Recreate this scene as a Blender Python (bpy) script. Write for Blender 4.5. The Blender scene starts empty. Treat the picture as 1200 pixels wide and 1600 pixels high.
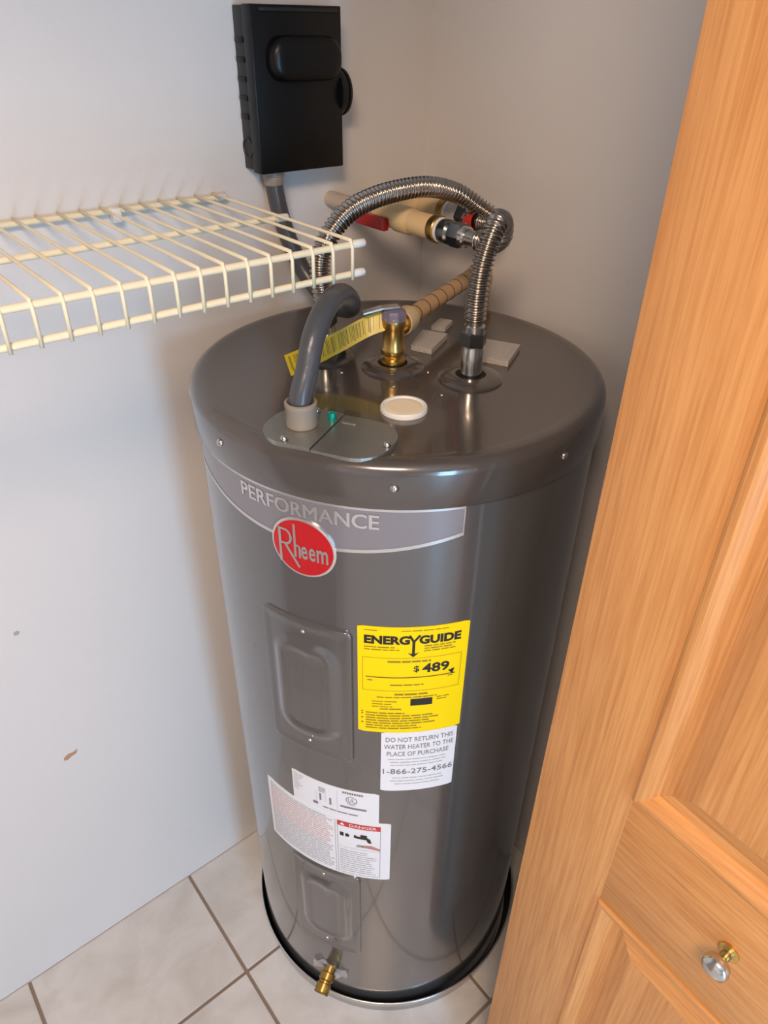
import bpy, bmesh, math, random
from mathutils import Vector, Matrix
random.seed(7)
PI = math.pi
sc = bpy.context.scene
COL = sc.collection

# ------------------------------------------------------------------ camera
YAW, PITCH, ROLL, FPX = 0.6924, 0.5949, 0.016, 1130.557
CAM = Vector((-0.8623, -0.9491, 1.5866))
fw = Vector((math.sin(YAW)*math.cos(PITCH), math.cos(YAW)*math.cos(PITCH), -math.sin(PITCH)))
rt = Vector((math.cos(YAW), -math.sin(YAW), 0))
up = rt.cross(fw)
r2 = rt*math.cos(ROLL) + up*math.sin(ROLL)
u2 = up*math.cos(ROLL) - rt*math.sin(ROLL)
cd = bpy.data.cameras.new('camera')
cam = bpy.data.objects.new('camera', cd); COL.objects.link(cam)
M = Matrix.Identity(4)
for i in range(3):
    M[i][0] = r2[i]; M[i][1] = u2[i]; M[i][2] = -fw[i]; M[i][3] = CAM[i]
cam.matrix_world = M
cd.sensor_fit = 'VERTICAL'; cd.sensor_height = 36.0; cd.sensor_width = 27.0
cd.lens = FPX/1600*36.0
cd.clip_start = 0.01; cd.clip_end = 100
sc.camera = cam

# ------------------------------------------------------------------ world, lights, exposure
sc.view_settings.view_transform = 'Standard'
sc.view_settings.look = 'None'
sc.view_settings.gamma = 1.0
sc.view_settings.use_curve_mapping = False
sc.view_settings.exposure = -0.03
w = bpy.data.worlds.new('world'); sc.world = w; w.use_nodes = True
bg = w.node_tree.nodes['Background']
bg.inputs[0].default_value = (0.55, 0.72, 1.0, 1); bg.inputs[1].default_value = 1.0

WIN = dict(x0=-1.50, x1=-0.90, z0=0.10, z1=1.80, y=-3.40)
def area(name, loc, rot, sx, sy, power, color):
    l = bpy.data.lights.new(name, 'AREA'); l.shape = 'RECTANGLE'; l.size = sx; l.size_y = sy
    l.energy = power; l.color = color
    o = bpy.data.objects.new(name, l); COL.objects.link(o); o.location = loc; o.rotation_euler = rot
    return o
# daylight in the window opening of the room behind the camera
area('window_daylight', ((WIN['x0']+WIN['x1'])/2, WIN['y']-0.14, (WIN['z0']+WIN['z1'])/2), (PI/2, 0, 0),
     WIN['x1']-WIN['x0'], WIN['z1']-WIN['z0'], 71, (0.35, 0.66, 1.0))

# ------------------------------------------------------------------ materials
MATS = {}
def nodes(m): return m.node_tree.nodes, m.node_tree.links
def srgb(r, g, b):
    f = lambda c: (c/12.92 if c <= 0.04045 else ((c+0.055)/1.055)**2.4)
    return (f(r/255), f(g/255), f(b/255), 1)
def mat(name, col, rough=0.5, metal=0.0, spec=0.5, coat=0.0, bump=0.0, bscale=60, var=0.0, vscale=8, trans=0, alpha=1):
    if name in MATS: return MATS[name]
    m = bpy.data.materials.new(name); m.use_nodes = True; MATS[name] = m
    N, L = nodes(m); b = N['Principled BSDF']
    b.inputs['Base Color'].default_value = col
    b.inputs['Roughness'].default_value = rough
    b.inputs['Metallic'].default_value = metal
    b.inputs['Specular IOR Level'].default_value = spec
    b.inputs['Coat Weight'].default_value = coat
    b.inputs['Coat Roughness'].default_value = 0.06
    b.inputs['Transmission Weight'].default_value = trans
    b.inputs['Alpha'].default_value = alpha
    tc = N.new('ShaderNodeTexCoord')
    if var > 0:
        n = N.new('ShaderNodeTexNoise'); n.inputs['Scale'].default_value = vscale; n.inputs['Detail'].default_value = 4
        L.new(tc.outputs['Object'], n.inputs['Vector'])
        mx = N.new('ShaderNodeMix'); mx.data_type = 'RGBA'
        mx.inputs[6].default_value = tuple(c*(1-var) for c in col[:3])+(1,)
        mx.inputs[7].default_value = tuple(min(1, c*(1+var)) for c in col[:3])+(1,)
        L.new(n.outputs['Fac'], mx.inputs[0]); L.new(mx.outputs[2], b.inputs['Base Color'])
    if bump > 0:
        n2 = N.new('ShaderNodeTexNoise'); n2.inputs['Scale'].default_value = bscale; n2.inputs['Detail'].default_value = 3
        L.new(tc.outputs['Object'], n2.inputs['Vector'])
        bp = N.new('ShaderNodeBump'); bp.inputs['Strength'].default_value = bump; bp.inputs['Distance'].default_value = 0.002
        L.new(n2.outputs['Fac'], bp.inputs['Height']); L.new(bp.outputs['Normal'], b.inputs['Normal'])
    return m

def wood_mat(name, axis):
    m = bpy.data.materials.new(name); m.use_nodes = True
    N, L = nodes(m); b = N['Principled BSDF']
    tc = N.new('ShaderNodeTexCoord')
    mp = N.new('ShaderNodeMapping')
    s = [1.0, 1.0, 1.0]; s[axis] = 0.03
    mp.inputs['Scale'].default_value = s
    L.new(tc.outputs['Object'], mp.inputs['Vector'])
    n1 = N.new('ShaderNodeTexNoise'); n1.inputs['Scale'].default_value = 260; n1.inputs['Detail'].default_value = 5; n1.inputs['Roughness'].default_value = 0.62
    L.new(mp.outputs['Vector'], n1.inputs['Vector'])
    mp2 = N.new('ShaderNodeMapping'); s2 = [1.0, 1.0, 1.0]; s2[axis] = 0.10
    mp2.inputs['Scale'].default_value = s2
    L.new(tc.outputs['Object'], mp2.inputs['Vector'])
    n2 = N.new('ShaderNodeTexNoise'); n2.inputs['Scale'].default_value = 22; n2.inputs['Detail'].default_value = 4; n2.inputs['Distortion'].default_value = 0.3
    L.new(mp2.outputs['Vector'], n2.inputs['Vector'])
    r1 = N.new('ShaderNodeValToRGB')
    r1.color_ramp.elements[0].position = 0.32; r1.color_ramp.elements[0].color = srgb(196, 134, 74)
    r1.color_ramp.elements[1].position = 0.60; r1.color_ramp.elements[1].color = srgb(218, 160, 98)
    L.new(n1.outputs['Fac'], r1.inputs['Fac'])
    r2_ = N.new('ShaderNodeValToRGB')
    r2_.color_ramp.elements[0].position = 0.35; r2_.color_ramp.elements[0].color = (0.88, 0.84, 0.80, 1)
    r2_.color_ramp.elements[1].position = 0.65; r2_.color_ramp.elements[1].color = (1, 1, 1, 1)
    L.new(n2.outputs['Fac'], r2_.inputs['Fac'])
    mx = N.new('ShaderNodeMix'); mx.data_type = 'RGBA'; mx.blend_type = 'MULTIPLY'; mx.inputs[0].default_value = 0.7
    L.new(r1.outputs['Color'], mx.inputs[6]); L.new(r2_.outputs['Color'], mx.inputs[7])
    L.new(mx.outputs[2], b.inputs['Base Color'])
    b.inputs['Roughness'].default_value = 0.42
    bp = N.new('ShaderNodeBump'); bp.inputs['Strength'].default_value = 0.12; bp.inputs['Distance'].default_value = 0.001
    L.new(n1.outputs['Fac'], bp.inputs['Height']); L.new(bp.outputs['Normal'], b.inputs['Normal'])
    return m

def tile_mat():
    m = bpy.data.materials.new('tile_ceramic'); m.use_nodes = True
    N, L = nodes(m); b = N['Principled BSDF']
    tc = N.new('ShaderNodeTexCoord'); oi = N.new('ShaderNodeObjectInfo')
    ad = N.new('ShaderNodeVectorMath'); ad.operation = 'ADD'
    cb = N.new('ShaderNodeCombineXYZ')
    ml = N.new('ShaderNodeMath'); ml.operation = 'MULTIPLY'; ml.inputs[1].default_value = 37.0
    L.new(oi.outputs['Random'], ml.inputs[0]); L.new(ml.outputs[0], cb.inputs[0]); L.new(ml.outputs[0], cb.inputs[1])
    L.new(tc.outputs['Object'], ad.inputs[0]); L.new(cb.outputs[0], ad.inputs[1])
    n = N.new('ShaderNodeTexNoise'); n.inputs['Scale'].default_value = 9; n.inputs['Detail'].default_value = 6; n.inputs['Roughness'].default_value = 0.6; n.inputs['Distortion'].default_value = 0.6
    L.new(ad.outputs[0], n.inputs['Vector'])
    r = N.new('ShaderNodeValToRGB')
    r.color_ramp.elements[0].position = 0.30; r.color_ramp.elements[0].color = srgb(192, 189, 185)
    r.color_ramp.elements[1].position = 0.62; r.color_ramp.elements[1].color = srgb(212, 211, 209)
    L.new(n.outputs['Fac'], r.inputs['Fac']); L.new(r.outputs['Color'], b.inputs['Base Color'])
    b.inputs['Roughness'].default_value = 0.30
    return m

M_WALL = mat('wall_paint', srgb(222, 219, 216), 0.55, bump=0.10, bscale=140, var=0.02, vscale=5)
M_CEIL = mat('ceiling_paint', srgb(235, 232, 228), 0.8)
M_GROUT = mat('grout', srgb(138, 122, 108), 0.9, bump=0.3, bscale=200)
M_TILE = tile_mat()
M_WOODV = wood_mat('oak_vertical', 2)
M_WOODH = wood_mat('oak_horizontal', 1)
M_BODY = mat('grey_enamel', srgb(101, 99, 98), 0.24, metal=0.5, coat=0.8)
M_LID = mat('grey_enamel_lid', srgb(86, 80, 76), 0.22, metal=0.30, coat=0.7)
for m_ in (M_BODY, M_LID):
    m_.node_tree.nodes['Principled BSDF'].inputs['Coat IOR'].default_value = 1.6
    m_.node_tree.nodes['Principled BSDF'].inputs['Coat Roughness'].default_value = 0.075
M_GALV = mat('galvanised', srgb(168, 170, 166), 0.34, metal=0.85, var=0.12, vscale=40)
M_CHROME = mat('bright_steel', srgb(205, 203, 198), 0.18, metal=1.0)
M_STEEL = mat('corrugated_steel', srgb(172, 164, 155), 0.22, metal=1.0)
M_DARKSTEEL = mat('nut_steel', srgb(120, 122, 124), 0.25, metal=1.0)
M_BRASS = mat('brass', srgb(214, 176, 104), 0.30, metal=1.0)
M_BRASSD = mat('brass_aged', srgb(160, 128, 70), 0.35, metal=1.0, var=0.2, vscale=80)
M_CPVC = mat('cream_plastic', srgb(226, 196, 146), 0.42)
M_TAN = mat('tan_plastic', srgb(190, 156, 114), 0.45)
M_TANPALE = mat('pale_tan_plastic', srgb(216, 190, 148), 0.45)
M_PALEPIPE = mat('painted_pipe', srgb(206, 190, 172), 0.5)
M_DARK = mat('dark_mark', srgb(60, 46, 34), 0.7)
M_RED = mat('red_plastic', srgb(176, 30, 26), 0.35)
M_COND = mat('grey_conduit', srgb(74, 76, 80), 0.30, bump=0.25, bscale=90)
M_CONN = mat('grey_connector', srgb(150, 142, 130), 0.40)
M_BLACK = mat('black_plastic', srgb(9, 9, 9), 0.36, spec=0.35)
M_BLACKM = mat('black_metal', srgb(26, 24, 23), 0.42, bump=0.1, bscale=60)
M_WIRE = mat('cream_vinyl', srgb(238, 228, 196), 0.35)
M_WHITEP = mat('white_plastic', srgb(236, 234, 228), 0.45)
M_FOAM = mat('grey_foam', srgb(190, 185, 178), 0.9, bump=1.0, bscale=500, var=0.15, vscale=300)
M_YELLOW = mat('yellow_sticker', srgb(250, 216, 0), 0.5, spec=0.2)
M_YTAG = mat('yellow_tag', srgb(196, 170, 44), 0.30, var=0.05, vscale=200)
M_WHITE = mat('white_sticker', srgb(232, 231, 233), 0.40)
M_INK = mat('black_ink', srgb(28, 26, 22), 0.5)
M_INKY = mat('faint_ink_on_yellow', srgb(150, 128, 10), 0.5)
M_INKYD = mat('ink_on_yellow', srgb(96, 82, 8), 0.5)
M_INKG = mat('grey_ink', srgb(120, 119, 122), 0.5)
M_INKL = mat('pale_grey_ink', srgb(178, 178, 180), 0.5)
M_PINK = mat('pale_red_ink', srgb(216, 180, 174), 0.5)
M_INKR = mat('red_ink', srgb(200, 54, 50), 0.45)
M_SKIN = mat('skin_ink', srgb(188, 128, 112), 0.5)
M_BAND = mat('silver_grey_band', srgb(134, 131, 136), 0.22, metal=0.25, coat=0.3)
M_SILVER = mat('silver_foil', srgb(214, 212, 210), 0.22, metal=0.8)
M_BADGE = mat('badge_red', srgb(190, 12, 24), 0.22, coat=0.5)
M_BEIGE = mat('cream_foam_plug', srgb(242, 228, 200), 0.7, bump=0.2, bscale=80)
M_GREEN = mat('green_screw', srgb(20, 150, 136), 0.25, metal=0.4)
M_ALU = mat('aluminium_pan', srgb(214, 214, 214), 0.24, metal=1.0)
M_BLUE = mat('violet_film', srgb(126, 118, 142), 0.12, alpha=0.75)
M_CLEAR = mat('clear_film', srgb(208, 206, 204), 0.12, alpha=0.4)
M_GASKET = mat('black_rubber', srgb(18, 17, 16), 0.6)
M_CHIP = mat('drywall_chip', srgb(186, 146, 118), 0.8)
M_SCUFF = mat('grey_scuff', srgb(176, 170, 168), 0.8)
M_GLASSK = mat('crystal', srgb(238, 236, 226), 0.04, trans=0.85)

# ------------------------------------------------------------------ mesh helpers
def V(*a): return Vector(a)
def link(o, parent=None):
    COL.objects.link(o)
    if parent: o.parent = parent
    return o
def tag(o, label, cat, group=None):
    o['label'] = label; o['category'] = cat
    if group: o['group'] = group
    return o
def thing(name, loc, label, cat, group=None):
    o = bpy.data.objects.new(name, None); COL.objects.link(o); o.location = loc
    o.empty_display_size = 0.05
    o['origin'] = tuple(loc)
    return tag(o, label, cat, group)
def rootloc(p):
    if p is None: return Vector((0, 0, 0))
    while p.parent: p = p.parent
    return Vector(p.location)
def build(name, verts, faces, m, parent=None, smooth=True, angle=None, label=None):
    """verts are world coordinates; the object sits at its root's origin"""
    o0 = rootloc(parent)
    me = bpy.data.meshes.new(name)
    me.from_pydata([tuple(Vector(v)-o0) for v in verts], [], faces); me.update()
    if smooth:
        for p in me.polygons: p.use_smooth = True
        if angle: me.set_sharp_from_angle(angle=math.radians(angle))
    if m: me.materials.append(m)
    o = link(bpy.data.objects.new(name, me), parent)
    if label: o['label'] = label
    return o
def struct(o): o['kind'] = 'structure'; return o

def merge(parts):
    vs, fs = [], []
    for v, f in parts:
        b = len(vs); vs += list(v); fs += [tuple(i+b for i in q) for q in f]
    return vs, fs
def box(x0, x1, y0, y1, z0, z1, bev=0, seg=2):
    bm = bmesh.new()
    bmesh.ops.create_cube(bm, size=1)
    for v in bm.verts:
        v.co = Vector((x0+(v.co.x+.5)*(x1-x0), y0+(v.co.y+.5)*(y1-y0), z0+(v.co.z+.5)*(z1-z0)))
    if bev: bmesh.ops.bevel(bm, geom=list(bm.edges), offset=bev, segments=seg, profile=0.5, affect='EDGES')
    bm.verts.index_update()
    r = ([v.co.copy() for v in bm.verts], [tuple(v.index for v in f.verts) for f in bm.faces]); bm.free(); return r
def frame(d):
    d = Vector(d).normalized()
    a = Vector((0, 0, 1)) if abs(d.z) < 0.9 else Vector((1, 0, 0))
    u = d.cross(a).normalized(); v = d.cross(u).normalized()
    return u, -v, d
def lathe(prof, org, axis=(0, 0, 1), n=32, caps=True):
    """prof: list of (r, h) along the axis"""
    u, v, d = frame(axis); org = Vector(org)
    vs, fs = [], []
    for r, h in prof:
        for k in range(n):
            a = 2*PI*k/n
            vs.append(org + d*h + (u*math.cos(a)+v*math.sin(a))*r)
    for i in range(len(prof)-1):
        for k in range(n):
            a, b = i*n+k, i*n+(k+1) % n
            fs.append((a, b, b+n, a+n))
    if caps:
        if prof[0][0] > 1e-6: fs.append(tuple(range(n-1, -1, -1)))
        if prof[-1][0] > 1e-6: fs.append(tuple(range((len(prof)-1)*n, len(prof)*n)))
    return vs, fs
def spline(pts, step=0.003):
    P = [Vector(p) for p in pts]; P = [P[0]*2-P[1]] + P + [P[-1]*2-P[-2]]
    out = []
    for i in range(1, len(P)-2):
        p0, p1, p2, p3 = P[i-1:i+3]
        n = max(2, int((p2-p1).length/0.001))
        for k in range(n):
            t = k/n
            out.append(0.5*((2*p1)+(p2-p0)*t+(2*p0-5*p1+4*p2-p3)*t*t+(3*p1-p0-3*p2+p3)*t**3))
    out.append(P[-2])
    res = [out[0]]; acc = 0
    for a, b in zip(out, out[1:]):
        seg = (b-a).length
        while acc+seg >= step:
            t = (step-acc)/seg; a = a.lerp(b, t); res.append(a); seg = (b-a).length; acc = 0
        acc += seg
    if (res[-1]-out[-1]).length > 1e-5: res.append(out[-1])
    return res
def tube(path, rad, n=14, caps=True):
    """rad: number or f(s) with s the length so far"""
    vs, fs = [], []
    T = [(path[min(i+1, len(path)-1)]-path[max(i-1, 0)]).normalized() for i in range(len(path))]
    u, v, _ = frame(T[0]); s = 0
    for i, p in enumerate(path):
        if i:
            s += (p-path[i-1]).length
            u = (u - T[i]*u.dot(T[i])).normalized()
        v = T[i].cross(u)
        r = rad(s) if callable(rad) else rad
        for k in range(n):
            a = 2*PI*k/n; vs.append(p+(u*math.cos(a)+v*math.sin(a))*r)
    for i in range(len(path)-1):
        for k in range(n):
            a, b = i*n+k, i*n+(k+1) % n; fs.append((a, b, b+n, a+n))
    if caps:
        fs.append(tuple(range(n-1, -1, -1))); fs.append(tuple(range((len(path)-1)*n, len(path)*n)))
    return vs, fs
def rbox_outline(cx, cy, hx, hy, r, n=8):
    out = []
    for sx, sy, a0 in ((1, 1, 0), (-1, 1, 90), (-1, -1, 180), (1, -1, 270)):
        for k in range(n+1):
            a = math.radians(a0+90*k/n)
            out.append((cx+sx*(hx-r)+r*math.cos(a), cy+sy*(hy-r)+r*math.sin(a)))
    return out
def prism(outline, f0, f1):
    """outline 2D, f0/f1 map (x,y) to 3D for the lower and upper face"""
    n = len(outline)
    vs = [f0(*p) for p in outline]+[f1(*p) for p in outline]
    fs = [tuple(range(n-1, -1, -1)), tuple(range(n, 2*n))]+[(i, (i+1) % n, (i+1) % n+n, i+n) for i in range(n)]
    return vs, fs
def inst(name, me, loc, parent, rot=None):
    o = bpy.data.objects.new(name, me); COL.objects.link(o); o.parent = parent
    o.location = Vector(loc)-rootloc(parent)
    if rot: o.rotation_euler = rot
    return o

# text outlines as flat mesh data, normalised to a unit box
_tc = {}
def text2d(s, bold=0.0):
    if (s, bold) in _tc: return _tc[(s, bold)]
    cu = bpy.data.curves.new('t', 'FONT'); cu.body = s; cu.size = 1; cu.resolution_u = 3; cu.offset = bold
    o = bpy.data.objects.new('t', cu); COL.objects.link(o)
    dg = bpy.context.evaluated_depsgraph_get(); dg.update()
    me = bpy.data.meshes.new_from_object(o.evaluated_get(dg))
    vs = [(v.co.x, v.co.y) for v in me.vertices]; fs = [tuple(p.vertices) for p in me.polygons]
    bpy.data.objects.remove(o); bpy.data.curves.remove(cu); bpy.data.meshes.remove(me)
    x0 = min(v[0] for v in vs); x1 = max(v[0] for v in vs); y0 = min(v[1] for v in vs); y1 = max(v[1] for v in vs)
    r = ([((x-x0)/(x1-x0), (y-y0)/(y1-y0)) for x, y in vs], fs); _tc[(s, bold)] = r
    return r

# ------------------------------------------------------------------ the setting
# closet corner at the origin: wall_left is the plane y=0, wall_right the plane x=0
ZC = 2.42
def slab(name, b, m): return struct(build(name, *b, m, smooth=False))
slab('wall_left', box(-1.70, 0.10, 0, 0.10, -0.06, ZC+0.1), M_WALL)
slab('wall_right', box(0, 0.10, -0.80, 0, -0.06, ZC+0.1), M_WALL)
slab('wall_closet_end', box(-1.70, -1.60, -0.80, 0, -0.06, ZC+0.1), M_WALL)
OPX0, OPX1, OPZ = -1.46, -0.320, 2.06
slab('wall_front', merge([box(-2.70, OPX0, -0.80, -0.69, -0.06, ZC+0.1), box(OPX1, 1.0, -0.80, -0.69, -0.06, ZC+0.1),
                          box(OPX0, OPX1, -0.80, -0.69, OPZ, ZC+0.1)]), M_WALL)
slab('wall_room_left', box(-2.80, -2.70, -3.50, -0.69, -0.06, ZC+0.1), M_WALL)
slab('wall_room_right', box(1.00, 1.10, -3.50, -0.69, -0.06, ZC+0.1), M_WALL)
slab('wall_room_back', merge([box(-2.80, WIN['x0'], -3.50, -3.40, -0.06, ZC+0.1), box(WIN['x1'], 1.10, -3.50, -3.40, -0.06, ZC+0.1),
                              box(WIN['x0'], WIN['x1'], -3.50, -3.40, -0.06, WIN['z0']), box(WIN['x0'], WIN['x1'], -3.50, -3.40, WIN['z1'], ZC+0.1)]), M_WALL)
slab('ceiling', box(-2.80, 1.10, -3.50, 0.10, ZC, ZC+0.08), M_CEIL)
# window in the far wall of the room
win = struct(build('window_1', *merge([box(WIN['x0'], WIN['x0']+.05, -3.48, -3.42, WIN['z0'], WIN['z1']), box(WIN['x1']-.05, WIN['x1'], -3.48, -3.42, WIN['z0'], WIN['z1']),
        box(WIN['x0'], WIN['x1'], -3.48, -3.42, WIN['z0'], WIN['z0']+.05), box(WIN['x0'], WIN['x1'], -3.48, -3.42, WIN['z1']-.05, WIN['z1'])]), M_WHITEP, smooth=False))
M_PANE = bpy.data.materials.new('window_glass'); M_PANE.use_nodes = True
N, L = nodes(M_PANE); N.remove(N['Principled BSDF'])
tr = N.new('ShaderNodeBsdfTransparent'); gl = N.new('ShaderNodeBsdfGlossy'); gl.inputs['Roughness'].default_value = 0.02
mxs = N.new('ShaderNodeMixShader'); mxs.inputs[0].default_value = 0.05
L.new(tr.outputs[0], mxs.inputs[1]); L.new(gl.outputs[0], mxs.inputs[2]); L.new(mxs.outputs[0], N['Material Output'].inputs[0])
build('pane', *box(WIN['x0']+.04, WIN['x1']-.04, -3.455, -3.449, WIN['z0']+.04, WIN['z1']-.04), M_PANE, win, smooth=False)
# small damage on the left wall
wl = bpy.data.objects['wall_left']
def blob(cx, cz, pts, th, m, name):
    vs, fs = prism([(cx+a, cz+b) for a, b in pts], lambda x, z: V(x, 0.0005, z), lambda x, z: V(x, -th, z))
    return build(name, vs, fs, m, wl, smooth=False)
blob(-0.767, 0.536, [(-.012, -.004), (-.006, -.007), (.001, -.003), (.010, -.001), (.013, .006), (.005, .004), (-.003, .005), (-.010, .002)], 0.0012, M_CHIP, 'paint_chip')
blob(-0.780, 0.829, [(-.004, -.002), (.001, -.004), (.005, 0), (.002, .004), (-.003, .003)], 0.0008, M_SCUFF, 'dent')

# floor: grout bed with separate tiles
fl = slab('floor', box(-2.80, 1.10, -3.50, 0.10, -0.06, -0.0025), M_GROUT)
GX, GY, TS, GW = -0.280, -0.254, 0.3455, 0.0062
full = None
def tile_mesh(sx, sy):
    vs, fs = box(-sx/2, sx/2, -sy/2, sy/2, -0.006, 0.0, 0.0012, 1)
    me = bpy.data.meshes.new('tile'); me.from_pydata([tuple(v) for v in vs], [], fs); me.update(); me.materials.append(M_TILE); return me
meshes = {}
for i in range(-8, 5):
    for j in range(-14, 2):
        x0, x1 = GX+i*TS+GW/2, GX+(i+1)*TS-GW/2
        y0, y1 = GY+j*TS+GW/2, GY+(j+1)*TS-GW/2
        x0, x1, y0, y1 = max(x0, -2.70), min(x1, 1.0), max(y0, -3.40), min(y1, -0.001)
        if y0 > -0.69: x1 = min(x1, -0.001); x0 = max(x0, -1.6)
        if x1-x0 < .02 or y1-y0 < .02: continue
        k = (round(x1-x0, 4), round(y1-y0, 4))
        if k not in meshes: meshes[k] = tile_mesh(*k)
        inst('tile', meshes[k], ((x0+x1)/2, (y0+y1)/2, random.uniform(-.0003, .0003)), fl)

# ceiling lamp of the room (warm)
lt = thing('ceiling_lamp', (-1.35, -1.35, ZC), 'round flush ceiling lamp with a white glass bowl', 'lamp')
build('lamp_base', *lathe([(.29, 0), (.29, -.02), (.27, -.03)], (-1.35, -1.35, ZC), n=40), M_WHITEP, lt, angle=40)
M_LAMP = bpy.data.materials.new('lamp_glass'); M_LAMP.use_nodes = True
b = M_LAMP.node_tree.nodes['Principled BSDF']; b.inputs['Emission Color'].default_value = (1, .62, .34, 1); b.inputs['Emission Strength'].default_value = 0.1
build('lamp_bowl', *lathe([(.27, -.03), (.26, -.06), (.20, -.085), (.10, -.098), (.001, -.10)], (-1.35, -1.35, ZC), n=40), M_LAMP, lt)
lp = bpy.data.lights.new('lamp_light', 'AREA'); lp.shape = 'DISK'; lp.size = 0.52; lp.energy = 37; lp.color = (1.0, 0.71, 0.50)
lo = bpy.data.objects.new('lamp_light', lp); COL.objects.link(lo); lo.location = (-1.35, -1.35, ZC-0.112)

# ------------------------------------------------------------------ bifold door leaf standing open
DE = V(-0.388, -0.666, 0); DW, DT, DH, DZ = 0.435, 0.034, 2.02, 0.015
ang = math.radians(3.0)
# local door frame: t along the leaf away from the far edge, n out of the visible face
dT = V(-math.sin(ang), -math.cos(ang), 0); dN = V(-math.cos(ang), math.sin(ang), 0)
def dp(t, n, z): return DE + dT*t + dN*n + V(0, 0, z)
def dbox(t0, t1, n0, n1, z0, z1, bev=0.0006):
    vs, fs = box(t0, t1, n0, n1, z0, z1, bev, 2)
    vs = [dp(v.x, v.y, v.z) for v in vs]
    return vs, [tuple(reversed(f)) for f in fs]
door = struct(build('door_1', *dbox(.06, DW-.06, -DT+.010, -.016, DZ+.05, DH-.05), M_WOODV, smooth=False))
ST = 0.109
build('stile', *dbox(0, ST, -DT, 0, DZ, DH), M_WOODV, door, angle=30)
build('stile', *dbox(DW-ST, DW, -DT, 0, DZ, DH), M_WOODV, door, angle=30)
RAILS = [(DZ, 0.20), (0.773, 0.957), (DH-0.115, DH)]
for z0, z1 in RAILS: build('rail', *dbox(ST-.001, DW-ST+.001, -DT+.0004, -.0004, z0, z1), M_WOODH, door, angle=30)
def raised_panel(z0, z1):
    # loops from the frame edge inwards: (inset, height)
    prof = [(0, -.003), (0, .0015), (.003, .0030), (.008, .0028), (.011, .0004), (.016, -.006), (.018, -.0105), (.030, -.0115), (.032, -.0105), (.052, -.0035), (.054, -.003)]
    vs, fs = [], []
    for ins, h in prof:
        for t, z in ((ST+ins, z0+ins), (DW-ST-ins, z0+ins), (DW-ST-ins, z1-ins), (ST+ins, z1-ins)): vs.append(dp(t, h, z))
    for i in range(len(prof)-1):
        for k in range(4):
            a, b_ = i*4+k, i*4+(k+1) % 4; fs.append((a, b_, b_+4, a+4))
    fs.append(tuple(range(len(prof)*4-4, len(prof)*4)))
    po = build('panel', vs, fs, M_WOODV, door, smooth=False)
    po.data.materials.append(M_WOODH)
    for p in po.data.polygons:
        if p.index < 4*(len(prof)-1) and p.index % 4 in (0, 2): p.material_index = 1
raised_panel(0.20, 0.773); raised_panel(0.957, DH-0.115)
# knob on the middle rail
kb = dp(0.238, 0, 0.878)
knob = build('knob', *lathe([(.005, 0), (.005, .010), (.0075, .014), (.0115, .017), (.0130, .022), (.0118, .027), (.007, .030), (.001, .031)], kb, dN, n=24), M_CHROME, door, label='round polished metal knob')
build('knob_base', *lathe([(.0100, -.001), (.0100, .002), (.008, .0035), (.005, .0045)], kb, dN, n=24), M_BRASS, knob, angle=40)

# ------------------------------------------------------------------ water heater
HX, HY, RB, RL, H = -0.2874, -0.2791, 0.260, 0.264, 1.2234
wh = thing('water_heater', (HX, HY, 0.004), 'tall grey cylindrical electric water heater with yellow and white stickers', 'water heater')
def cyl(azdeg, z, off=0.0):
    a = math.radians(azdeg); return V(HX+(RB+off)*math.cos(a), HY+(RB+off)*math.sin(a), z)
build('tank_body', *lathe([(.20, .004), (.250, .004), (.256, .010), (RB, .018), (RB, .09), (RB, 1.178)], (HX, HY, 0), n=128), M_BODY, wh, angle=50)
prof = [(RL-.0005, 1.170), (RL, 1.171), (RL, H-.014)]
for k in range(1, 9):
    a = PI/2*k/8; prof.append((RL-.014+.014*math.cos(a), H-.014+.014*math.sin(a)))
prof += [(RL-.022, H-.0006), (RL-.030, H-.0022), (.15, H-.0022), (.001, H-.0022)]
lid = build('lid', *lathe([(RB-.002, 1.170)]+prof, (HX, HY, 0), n=128), M_LID, wh, angle=60)
LZ = H-.0022
# screws round the lid skirt
sv, sf = lathe([(.0001, .0035), (.003, .003), (.0048, .0012), (.0052, -.001)][::-1], (0, 0, 0), (1, 0, 0), n=12)
me_screw = bpy.data.meshes.new('screw'); me_screw.from_pydata([tuple(v) for v in sv], [], sf); me_screw.materials.append(M_CHROME)
for p in me_screw.polygons: p.use_smooth = True
for az in (-178.4, -130.7, -86.2, -40, 10, 60, 110, 150):
    a = math.radians(az)
    inst('screw', me_screw, (HX+RL*math.cos(a), HY+RL*math.sin(a), 1.197), lid, (0, 0, a))

def hp(x, y, z=0): return V(HX+x, HY+y, LZ+z)     # point over the lid, local x/y
# nozzle collars, raised rings moulded in lid colour
def collar(x, y, r, name='nozzle_collar'):
    c = build(name, *lathe([(r, -.001), (r, .002), (r-.003, .0045), (.024, .0065), (.019, .0065), (.018, .001), (.017, .0005)], hp(x, y), n=40), M_LID, wh, angle=35)
    build('gasket', *lathe([(.0195, .0008), (.0195, .0045), (.012, .0050)], hp(x, y), n=28), M_GASKET, c, angle=40)
    return c
COLD = (.041, -.091); HOT = (-.060, .076); TRV = (-.012, -.004)
collar(*COLD, .040); collar(*HOT, .038); collar(*TRV, .040)
for x, y in (COLD, HOT):
    build('nozzle', *lathe([(.0135, .004), (.0135, .038), (.0128, .040), (.0128, .046)], hp(x, y), n=28), M_CHROME, wh, angle=35)
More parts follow.
